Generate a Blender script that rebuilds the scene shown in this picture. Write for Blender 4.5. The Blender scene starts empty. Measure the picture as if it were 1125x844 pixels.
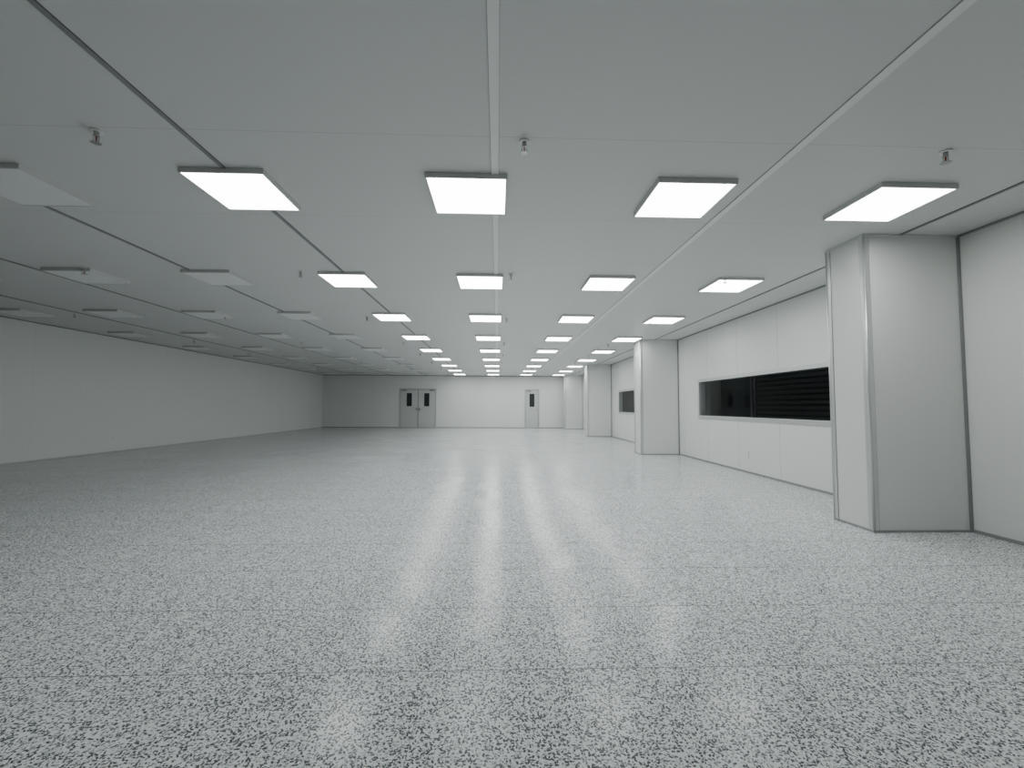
import bpy, bmesh, math
from mathutils import Matrix, Vector
scene = bpy.context.scene
CAM_H=1.17; H=2.87; R=4.52; L=-9.55; D=24.0; B=-3.2

# ------------------------------------------------------------ materials
class NT:
    def __init__(s,name):
        s.m=bpy.data.materials.new(name); s.m.use_nodes=True
        s.t=s.m.node_tree; s.b=s.t.nodes['Principled BSDF']; s.o=s.t.nodes['Material Output']
    def n(s,typ,**k):
        nd=s.t.nodes.new(typ)
        for a,v in k.items(): setattr(nd,a,v)
        return nd
    def l(s,a,b): s.t.links.new(a,b)
    def _in(s,sock,v):
        if hasattr(v,'links'): s.l(v,sock)
        else: sock.default_value=v
    def math(s,op,a,b=0.0,c=None):
        nd=s.n('ShaderNodeMath',operation=op)
        s._in(nd.inputs[0],a); s._in(nd.inputs[1],b)
        if c is not None: s._in(nd.inputs[2],c)
        return nd.outputs[0]
    def vmath(s,op,a,b=(0,0,0),scale=None):
        nd=s.n('ShaderNodeVectorMath',operation=op)
        s._in(nd.inputs[0],a); s._in(nd.inputs[1],b)
        if scale is not None: s._in(nd.inputs['Scale'],scale)
        return nd.outputs[0]
    def mix(s,f,a,b):
        nd=s.n('ShaderNodeMix',data_type='RGBA')
        s._in(nd.inputs[0],f); s._in(nd.inputs[6],a); s._in(nd.inputs[7],b)
        return nd.outputs[2]

def simple(name,col,rough=0.5,metal=0.0,noise=0.03,spec=0.5):
    t=NT(name); t.b.inputs['Roughness'].default_value=rough; t.b.inputs['Metallic'].default_value=metal
    t.b.inputs['Specular IOR Level'].default_value=spec
    tc=t.n('ShaderNodeTexCoord'); nz=t.n('ShaderNodeTexNoise'); nz.inputs['Scale'].default_value=6
    t.l(tc.outputs['Object'],nz.inputs['Vector'])
    c1=tuple(max(0,c*(1-noise)) for c in col)+(1,); c2=tuple(min(1,c*(1+noise)) for c in col)+(1,)
    t.l(t.mix(nz.outputs['Fac'],c1,c2),t.b.inputs['Base Color'])
    return t.m

def panel_mat(name,col,axes,rough=0.4,seam=0.45,w=0.006,spec=0.4):
    """painted sandwich-panel sheet with joints; axes: list of (axis, spacing, offset)"""
    t=NT(name); t.b.inputs['Roughness'].default_value=rough
    t.b.inputs['Specular IOR Level'].default_value=spec
    g=t.n('ShaderNodeNewGeometry'); sp=t.n('ShaderNodeSeparateXYZ'); t.l(g.outputs['Position'],sp.inputs[0])
    m=None
    for ax,spc,off in axes:
        v=t.math('SUBTRACT',sp.outputs[ax],off)
        v=t.math('PINGPONG',v,spc/2)
        v=t.math('LESS_THAN',v,w/2)
        m=v if m is None else t.math('MAXIMUM',m,v)
    nz=t.n('ShaderNodeTexNoise'); nz.inputs['Scale'].default_value=0.8; t.l(g.outputs['Position'],nz.inputs['Vector'])
    base=t.mix(nz.outputs['Fac'],tuple(c*0.98 for c in col)+(1,),tuple(c*1.02 for c in col)+(1,))
    fin=t.mix(m,base,tuple(c*seam for c in col)+(1,))
    t.l(fin,t.b.inputs['Base Color'])
    return t.m

def floor_mat():
    t=NT('esd_vinyl_floor')
    g=t.n('ShaderNodeNewGeometry'); P=g.outputs['Position']
    sp=t.n('ShaderNodeSeparateXYZ'); t.l(P,sp.inputs[0])
    def flecks(scale,off,a,b,keep):
        v=t.vmath('ADD',P,off)
        vo=t.n('ShaderNodeTexVoronoi',voronoi_dimensions='2D'); vo.inputs['Scale'].default_value=scale
        vo.inputs['Randomness'].default_value=0.95
        t.l(v,vo.inputs['Vector'])
        d=t.vmath('SUBTRACT',v,vo.outputs['Position'])
        cs=t.n('ShaderNodeSeparateColor'); t.l(vo.outputs['Color'],cs.inputs[0])
        ang=t.math('MULTIPLY',cs.outputs[0],6.283)
        vr=t.n('ShaderNodeVectorRotate',rotation_type='Z_AXIS'); t.l(d,vr.inputs['Vector']); t.l(ang,vr.inputs['Angle'])
        s2=t.n('ShaderNodeSeparateXYZ'); t.l(vr.outputs[0],s2.inputs[0])
        size=t.math('MULTIPLY_ADD',cs.outputs[1],0.9,0.5)
        x=t.math('DIVIDE',t.math('ABSOLUTE',s2.outputs[0]),t.math('MULTIPLY',size,a))
        y=t.math('DIVIDE',t.math('ABSOLUTE',s2.outputs[1]),t.math('MULTIPLY',size,b))
        m=t.math('LESS_THAN',t.math('MAXIMUM',x,y),1.0)
        return t.math('MULTIPLY',m,t.math('LESS_THAN',cs.outputs[2],keep))
    f1=flecks(84,(0.3,0.1,0),0.0056,0.0029,0.60)
    f2=flecks(108,(5.31,2.17,0),0.0042,0.0024,0.42)
    f3=flecks(78,(9.7,7.7,0),0.0060,0.0034,0.50)
    base=t.mix(f3,(0.85,0.875,0.88,1),(0.61,0.64,0.645,1))
    base=t.mix(f2,base,(0.25,0.27,0.275,1))
    base=t.mix(f1,base,(0.095,0.105,0.11,1))
    sx=t.math('PINGPONG',t.math('SUBTRACT',sp.outputs[0],0.3),0.3)
    sy=t.math('PINGPONG',t.math('SUBTRACT',sp.outputs[1],0.2),0.3)
    seamy=t.math('MULTIPLY',t.math('LESS_THAN',sy,0.0030),0.75)
    seamx=t.math('MULTIPLY',t.math('LESS_THAN',sx,0.0018),0.5)
    base=t.mix(t.math('MAXIMUM',seamx,seamy),base,(0.14,0.15,0.15,1))
    t.l(base,t.b.inputs['Base Color'])
    # every tile sits at a very slightly different tilt
    cx=t.math('FLOOR',t.math('DIVIDE',t.math('SUBTRACT',sp.outputs[0],0.3),0.6))
    cy=t.math('FLOOR',t.math('DIVIDE',t.math('SUBTRACT',sp.outputs[1],0.2),0.6))
    cc=t.n('ShaderNodeCombineXYZ'); t.l(cx,cc.inputs[0]); t.l(cy,cc.inputs[1])
    wn=t.n('ShaderNodeTexWhiteNoise',noise_dimensions='2D'); t.l(cc.outputs[0],wn.inputs['Vector'])
    r=t.vmath('SUBTRACT',wn.outputs['Color'],(0.5,0.5,0.5))
    r=t.vmath('MULTIPLY',r,(0.020,0.030,0))
    nz=t.n('ShaderNodeTexNoise'); nz.inputs['Scale'].default_value=3.0; t.l(P,nz.inputs['Vector'])
    r2=t.vmath('MULTIPLY',t.vmath('SUBTRACT',nz.outputs['Color'],(0.5,0.5,0.5)),(0.02,0.02,0))
    nn=t.vmath('NORMALIZE',t.vmath('ADD',t.vmath('ADD',g.outputs['Normal'],r),r2))
    t.l(nn,t.b.inputs['Normal'])
    t.l(t.math('MULTIPLY_ADD',wn.outputs['Value'],0.06,0.17),t.b.inputs['Roughness'])
    t.b.inputs['Specular IOR Level'].default_value=0.12
    return t.m

def emit_mat(name,col,st):
    t=NT(name); e=t.n('ShaderNodeEmission'); e.inputs[0].default_value=col+(1,); e.inputs[1].default_value=st
    t.l(e.outputs[0],t.o.inputs[0]); t.t.nodes.remove(t.b); return t.m
def glass_mat():
    t=NT('window_glass'); t.t.nodes.remove(t.b)
    tr=t.n('ShaderNodeBsdfTransparent'); tr.inputs[0].default_value=(0.8,0.84,0.84,1)
    gl=t.n('ShaderNodeBsdfGlossy'); gl.inputs['Roughness'].default_value=0.02
    lw=t.n('ShaderNodeLayerWeight'); lw.inputs[0].default_value=0.5
    f=t.math('POWER',lw.outputs['Facing'],5.0); f=t.math('MULTIPLY_ADD',f,0.75,0.03)
    mx=t.n('ShaderNodeMixShader'); t.l(f,mx.inputs[0]); t.l(tr.outputs[0],mx.inputs[1]); t.l(gl.outputs[0],mx.inputs[2])
    t.l(mx.outputs[0],t.o.inputs[0]); return t.m

WALL=(0.78,0.798,0.775)
M_floor=floor_mat()
M_ceil=panel_mat('ceiling_panel',(0.69,0.706,0.695),[(1,1.2,2.66)],rough=0.40,seam=0.8,w=0.006)
M_wr=panel_mat('wall_panel_y',WALL,[(1,1.19,6.86)],rough=0.36,seam=0.62,w=0.009)
M_wl=panel_mat('wall_panel_left',WALL,[(1,1.19,6.86)],rough=0.38,seam=0.93,w=0.008)
M_wf=panel_mat('wall_panel_x',WALL,[(0,1.19,0.3)],rough=0.4,seam=0.85,w=0.01)
M_col=simple('column_panel',(0.75,0.765,0.745),0.35,noise=0.01)
M_alu=simple('aluminium_profile',(0.66,0.68,0.67),0.35,0.6)
M_alud=simple('aluminium_dark',(0.30,0.31,0.31),0.45,0.5)
M_joint=simple('joint_sealant',(0.14,0.145,0.14),0.6)
M_jointl=simple('joint_grey',(0.36,0.37,0.36),0.6)  # mid-grey joint edging beside the wide ceiling strips
M_strip=simple('ceiling_strip',(0.88,0.89,0.88),0.4)
M_frame=simple('lamp_frame',(0.64,0.65,0.64),0.45,0.0)
M_diff=simple('lamp_diffuser_off',(0.86,0.88,0.87),0.35)
M_lit=emit_mat('lamp_diffuser_lit',(0.97,1.0,0.995),15.5)
M_fill=emit_mat('corridor_fill_glow',(0.9,0.96,1.0),10.0)  # emission of the added corridor fill lights
M_base=simple('skirting_grey',(0.30,0.31,0.31),0.4)
M_basel=simple('skirting_light',(0.55,0.56,0.55),0.4)
M_door=simple('door_paint',(0.56,0.58,0.57),0.4)
M_dark=simple('dark_gasket',(0.02,0.022,0.024),0.35)
M_glass=glass_mat()
M_steel=simple('brushed_steel',(0.5,0.5,0.48),0.3,1.0)
M_red=simple('bulb_red',(0.4,0.05,0.03),0.2)
M_white=simple('white_plastic',(0.8,0.82,0.8),0.35)
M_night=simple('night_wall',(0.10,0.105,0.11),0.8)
M_slat=simple('shutter_slat',(0.12,0.125,0.13),0.5)
M_ncol=simple('corridor_column_paint',(0.3,0.31,0.31),0.6)

# ------------------------------------------------------------ mesh builder
class MB:
    def __init__(s): s.bm=bmesh.new(); s.mats=[]
    def mi(s,m):
        if m not in s.mats: s.mats.append(m)
        return s.mats.index(m)
    def box(s,a,b,m,bev=0.0,seg=2):
        x0,x1=sorted((a[0],b[0]));y0,y1=sorted((a[1],b[1]));z0,z1=sorted((a[2],b[2]))
        vs=[s.bm.verts.new(p) for p in [(x0,y0,z0),(x1,y0,z0),(x1,y1,z0),(x0,y1,z0),(x0,y0,z1),(x1,y0,z1),(x1,y1,z1),(x0,y1,z1)]]
        fs=[s.bm.faces.new([vs[i] for i in q]) for q in [(3,2,1,0),(4,5,6,7),(0,1,5,4),(1,2,6,5),(2,3,7,6),(3,0,4,7)]]
        k=s.mi(m)
        for f in fs: f.material_index=k
        if bev>0:
            es=list({e for f in fs for e in f.edges})
            r=bmesh.ops.bevel(s.bm,geom=es,offset=bev,segments=seg,profile=0.5,affect='EDGES')
            for f in r['faces']: f.material_index=k
        return fs
    def quad(s,pts,m):
        f=s.bm.faces.new([s.bm.verts.new(p) for p in pts]); f.material_index=s.mi(m)
    def cyl(s,c,r,h,m,seg=20,axis='Z',r2=None):
        rot={'Z':Matrix(),'X':Matrix.Rotation(math.pi/2,4,'Y'),'Y':Matrix.Rotation(math.pi/2,4,'X')}[axis]
        r_=bmesh.ops.create_cone(s.bm,cap_ends=True,segments=seg,radius1=r,radius2=r if r2 is None else r2,depth=h,matrix=Matrix.Translation(c)@rot)
        k=s.mi(m)
        for f in {f for v in r_['verts'] for f in v.link_faces}: f.material_index=k; f.smooth=len(f.verts)==4
    def done(s,name,loc=(0,0,0)):
        me=bpy.data.meshes.new(name); s.bm.normal_update(); s.bm.to_mesh(me); s.bm.free()
        for m in s.mats: me.materials.append(m)
        o=bpy.data.objects.new(name,me); o.location=loc; scene.collection.objects.link(o); return o
def link(name,me,loc):
    o=bpy.data.objects.new(name,me); o.location=loc; scene.collection.objects.link(o); return o

# ------------------------------------------------------------ shell
T=0.12
def onebox(name,a,c,m):
    b=MB(); b.box(a,c,m); return b.done(name)
onebox('floor',(L-T,B-T,-T),(R+T,D+T,0),M_floor)
onebox('ceiling',(L-T,B-T,H),(R+T,D+T,H+T),M_ceil)
onebox('wall_left',(L-T,B-T,0),(L,D+T,H),M_wl)
onebox('wall_far',(L,D,0),(R,D+T,H),M_wf)
onebox('wall_back',(L,B-T,0),(R,B,H),M_wf)
WIN=[(5.7,9.64),(12.3,16.1)]; WZ0,WZ1=0.955,1.775
b=MB()
b.box((R,B-T,0),(R+T,D+T,WZ0),M_wr); b.box((R,B-T,WZ1),(R+T,D+T,H),M_wr)
ys=[B-T]+[v for w in WIN for v in w]+[D+T]
for i in range(0,len(ys),2): b.box((R,ys[i],WZ0),(R+T,ys[i+1],WZ1),M_wr)
b.done('wall_right')

# ------------------------------------------------------------ windows
for i,(y0,y1) in enumerate(WIN):
    b=MB(); fw=0.04; x0=R-0.018; x1=R+T
    b.box((x0,y0-0.02,WZ0-0.03),(x1,y1+0.02,WZ0+fw),M_alu,0.004)
    b.box((x0,y0-0.02,WZ1-fw),(x1,y1+0.02,WZ1+0.03),M_alu,0.004)
    b.box((x0,y0-0.02,WZ0+fw),(x1,y0+fw,WZ1-fw),M_alu,0.004)
    b.box((x0,y1-fw,WZ0+fw),(x1,y1+0.02,WZ1-fw),M_alu,0.004)
    g=0.012
    b.box((R+0.03,y0+fw,WZ0+fw),(R+0.05,y1-fw,WZ0+fw+g),M_dark); b.box((R+0.03,y0+fw,WZ1-fw-g),(R+0.05,y1-fw,WZ1-fw),M_dark)
    ym=7.58 if i==0 else (y0+y1)/2
    b.box((R+0.034,ym-0.006,WZ0+fw),(R+0.046,ym+0.006,WZ1-fw),M_dark)
    a,c=WZ0+fw,WZ1-fw
    b.quad([(R+0.04,y0+fw,a),(R+0.04,y0+fw,c),(R+0.04,y1-fw,c),(R+0.04,y1-fw,a)],M_glass)
    b.done('window_%d'%(i+1))
# dark corridor behind the windows
cx=R+T+2.2
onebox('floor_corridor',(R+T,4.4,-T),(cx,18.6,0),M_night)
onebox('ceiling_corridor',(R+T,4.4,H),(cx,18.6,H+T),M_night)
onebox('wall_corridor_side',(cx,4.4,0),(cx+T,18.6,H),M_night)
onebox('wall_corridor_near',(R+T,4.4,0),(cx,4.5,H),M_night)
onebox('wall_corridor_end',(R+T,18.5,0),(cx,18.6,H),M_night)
b=MB(); z=0.05
b.box((cx-0.14,7.4,0),(cx-0.02,7.5,2.6),M_alud,0.01); b.box((cx-0.14,11.25,0),(cx-0.02,11.35,2.6),M_alud,0.01)
b.box((cx-0.3,7.4,2.55),(cx-0.02,11.35,2.8),M_alud,0.02)
while z<2.5:
    b.box((cx-0.1,7.5,z),(cx-0.05,11.25,z+0.085),M_slat,0.016); z+=0.12
b.done('roller_shutter')
b=MB(); b.box((cx-0.40,13.0,0),(cx-0.05,13.5,H-0.01),M_ncol,0.02); b.box((cx-0.42,12.98,0),(cx-0.03,13.52,0.12),M_base,0.01); b.done('corridor_column')
for y in (9.2,12.2):  # invented fixtures, out of view, added to brighten the corridor behind the glass
    b=MB(); X=R+T+1.1
    b.box((X-0.04,y-0.62,H-0.05),(X+0.04,y+0.62,H),M_white,0.004)
    b.cyl((X,y,H-0.065),0.014,1.15,M_fill,16,'Y')
    for s in(-1,1): b.box((X-0.02,y+s*0.6-0.02,H-0.085),(X+0.02,y+s*0.6+0.02,H-0.045),M_white,0.003)
    b.done('corridor_fill_light')

# ------------------------------------------------------------ structural columns boxed with panels
CX=3.555
COLS=[(4.055,4.53),(10.72,11.2),(17.15,17.6),(23.0,23.5)]
for (y0,y1) in COLS:
    b=MB()
    b.box((CX,y0,0),(R,y1,H),M_col)
    p=0.006; w=0.05
    for yy,s in ((y0,1),(y1,-1)):
        b.box((CX-p,yy-s*p,0.0),(CX+w,yy,H),M_alu,0.002)
        b.box((CX-p,yy-s*p,0.0),(CX,yy+s*w,H),M_alu,0.002)
        b.cyl((CX,yy,H/2),0.012,H-0.001,M_alu,16)
        b.box((CX+w,yy-s*0.002,0.0),(CX+w+0.004,yy,H),M_joint)
        b.box((CX-0.002,yy+s*w,0),(CX,yy+s*(w+0.004),H),M_joint)
        b.box((R-0.03,yy-s*0.012,0),(R,yy,H),M_alud,0.002)
    b.box((CX-0.01,y0-0.01,0),(R,y1+0.01,0.022),M_base,0.003)
    b.box((CX-0.012,y0-0.012,H-0.022),(R,y1+0.012,H),M_alu,0.003)
    b.done('column')

# ------------------------------------------------------------ skirtings and coves
def run(name,parts):
    b=MB()
    for a,c,m in parts: b.box(a,c,m,0.004)
    return b.done(name)
segs=[(B,COLS[0][0]-0.011)]+[(COLS[i][1]+0.011,COLS[i+1][0]-0.011) for i in range(3)]+[(COLS[3][1]+0.011,D)]
run('baseboard_right',[((R-0.012,a,0),(R,c,0.03),M_base) for a,c in segs])
run('baseboard_left',[((L,B,0),(L+0.012,D,0.03),M_basel)])
run('baseboard_far',[((L,D-0.012,0),(-5.38,D,0.035),M_base),((-3.32,D-0.012,0),(1.45,D,0.035),M_base),((2.32,D-0.012,0),(R,D,0.035),M_base)])
run('trim_1',[((R-0.02,a,H-0.02),(R,c,H),M_alud) for a,c in segs])
run('trim_2',[((L,B,H-0.02),(L+0.02,D,H),M_alud)])
run('trim_3',[((L,D-0.02,H-0.03),(R,D,H),M_alud)])
for i,x in enumerate([-7.75,-5.80,-3.88,-1.97,-0.03,1.95,3.93]):
    b=MB(); wide=i in(4,5)
    wd=0.027 if wide else 0.014; e=0.002 if wide else 0.004
    b.box((x-wd-e,B,H-0.003),(x+wd+e,D,H),M_jointl if wide else M_joint)
    b.box((x-wd,B,H-0.009),(x+wd,D,H-0.003),M_strip if wide else M_alud,0.002)
    b.done('trim_%d'%(i+4))

# ------------------------------------------------------------ ceiling light panels
def lamp_mesh(mat,name):
    b=MB(); s=0.30; h=0.040; f=0.012
    b.box((-s,-s,-h),(s,-s+f,0),M_frame,0.002); b.box((-s,s-f,-h),(s,s,0),M_frame,0.002)
    b.box((-s,-s+f,-h),(-s+f,s-f,0),M_frame,0.002); b.box((s-f,-s+f,-h),(s,s-f,0),M_frame,0.002)
    b.box((-s+f,-s+f,-h+0.012),(s-f,s-f,-0.002),M_frame)
    z=-h+0.003
    b.quad([(-s+f,-s+f,z),(-s+f,s-f,z),(s-f,s-f,z),(s-f,-s+f,z)],mat)
    o=b.done(name); me=o.data; bpy.data.objects.remove(o); return me
lit=lamp_mesh(M_lit,'light_panel_lit'); off=lamp_mesh(M_diff,'light_panel_off')
XS=[-8.74,-7.08,-5.37,-3.68,-1.99,-0.24,1.475,3.17]
for r in range(-1,9):
    for ci,x in enumerate(XS):
        link('ceiling_light_panel', lit if (ci>=4 and r>=0) else off,(x,3.39+2.4*r,H))

# ------------------------------------------------------------ sprinklers
b=MB()
b.cyl((0,0,-0.004),0.034,0.008,M_white,24); b.cyl((0,0,-0.02),0.014,0.03,M_steel,16)
b.cyl((0,0,-0.034),0.018,0.008,M_steel,6)
for s in(-1,1):
    b.box((s*0.016-0.002,-0.004,-0.07),(s*0.016+0.002,0.004,-0.036),M_steel,0.001)
b.box((-0.018,-0.004,-0.074),(0.018,0.004,-0.069),M_steel,0.001)
b.cyl((0,0,-0.053),0.004,0.032,M_red,10)
b.cyl((0,0,-0.077),0.024,0.003,M_steel,24)
for k in range(10):
    a=k*math.tau/10; c=(0.027*math.cos(a),0.027*math.sin(a)); b.box((c[0]-0.003,c[1]-0.003,-0.0785),(c[0]+0.003,c[1]+0.003,-0.0755),M_steel)
o=b.done('fire_sprinkler'); sm=o.data; bpy.data.objects.remove(o)
for y in [2.70,5.50,8.3,11.5,14.0,16.5,19.2]:
    for x in [-7.9,-5.15,-2.5,0.16,2.95]:
        link('fire_sprinkler',sm,(x,y,H))

# ------------------------------------------------------------ doors
def door(name,x0,x1,leaves,h=2.1):
    b=MB(); y=D-0.002; f=0.05
    b.box((x0,y-0.03,0),(x0+f,y,h+f),M_alu,0.004); b.box((x1-f,y-0.03,0),(x1,y,h+f),M_alu,0.004)
    b.box((x0+f,y-0.03,h),(x1-f,y,h+f),M_alu,0.004)
    b.box((x0+f,y-0.006,0),(x1-f,y-0.001,h),M_dark)
    w=(x1-x0-2*f)/leaves
    for k in range(leaves):
        a=x0+f+k*w+0.012; c=a+w-0.024
        b.box((a,y-0.022,0.01),(c,y-0.006,h-0.015),M_door,0.003)
        m=(a+c)/2; hw=0.14
        b.box((m-hw-0.02,y-0.027,1.15),(m+hw+0.02,y-0.02,1.91),M_alu,0.003)
        b.box((m-hw,y-0.030,1.17),(m+hw,y-0.026,1.89),M_dark,0.002)
        hinge=a if k==0 else c; hs=c-0.07 if k==0 else a+0.07
        for z in (0.25,1.05,1.85): b.cyl((hinge,y-0.028,z),0.009,0.11,M_steel,12)
        b.box((hs-0.025,y-0.03,0.93),(hs+0.025,y-0.02,1.13),M_steel,0.004)
        b.cyl((hs,y-0.05,1.03),0.011,0.05,M_steel,12,'Y')
        d=-1 if k==0 else 1
        b.box((hs-0.01,y-0.08,1.02),(hs+d*0.12,y-0.065,1.04),M_steel,0.004)
        b.box((a+0.012,y-0.024,0.02),(c-0.012,y-0.021,0.22),M_door)
        ch=a+0.06 if k==0 else c-0.30
        b.box((ch,y-0.08,h-0.09),(ch+0.24,y-0.02,h-0.03),M_alud,0.006)
        b.box((ch+0.1,y-0.10,h-0.03),(ch+0.12,y-0.02,h+0.0),M_alud)
    return b.done(name)
door('door_1',-5.36,-3.36,2); door('door_2',1.47,2.30,1)

# ------------------------------------------------------------ outlets
def outlet(loc,side):
    b=MB(); s=side
    b.box((0,-0.036,-0.06),(s*0.01,0.036,0.06),M_white,0.003)
    for z in(-0.028,0.028):
        b.box((s*0.0095,-0.018,z-0.018),(s*0.012,0.018,z+0.018),M_white,0.002)
        for yy in(-0.008,0.006): b.box((s*0.0118,yy,z-0.006),(s*0.0125,yy+0.002,z+0.006),M_dark)
    b.done('wall_outlet',loc)
outlet((R,7.77,0.33),-1); outlet((L,11.2,0.36),1); outlet((L,19.0,0.36),1)

# ------------------------------------------------------------ world, camera
w=bpy.data.worlds.new('World'); scene.world=w; w.use_nodes=True
w.node_tree.nodes['Background'].inputs[0].default_value=(0.02,0.022,0.025,1)
w.node_tree.nodes['Background'].inputs[1].default_value=0.3
cd=bpy.data.cameras.new('camera'); cam=bpy.data.objects.new('camera',cd); scene.collection.objects.link(cam)
cd.sensor_width=36; cd.lens=478/1125*36; cd.clip_start=0.02; cd.clip_end=200
Rm=Matrix.Rotation(math.radians(-1.86),4,'Z')@Matrix.Rotation(math.radians(90+2.99),4,'X')@Matrix.Rotation(math.radians(0.25),4,'Z')
cam.matrix_world=Matrix.Translation((0,0,CAM_H))@Rm
scene.camera=cam
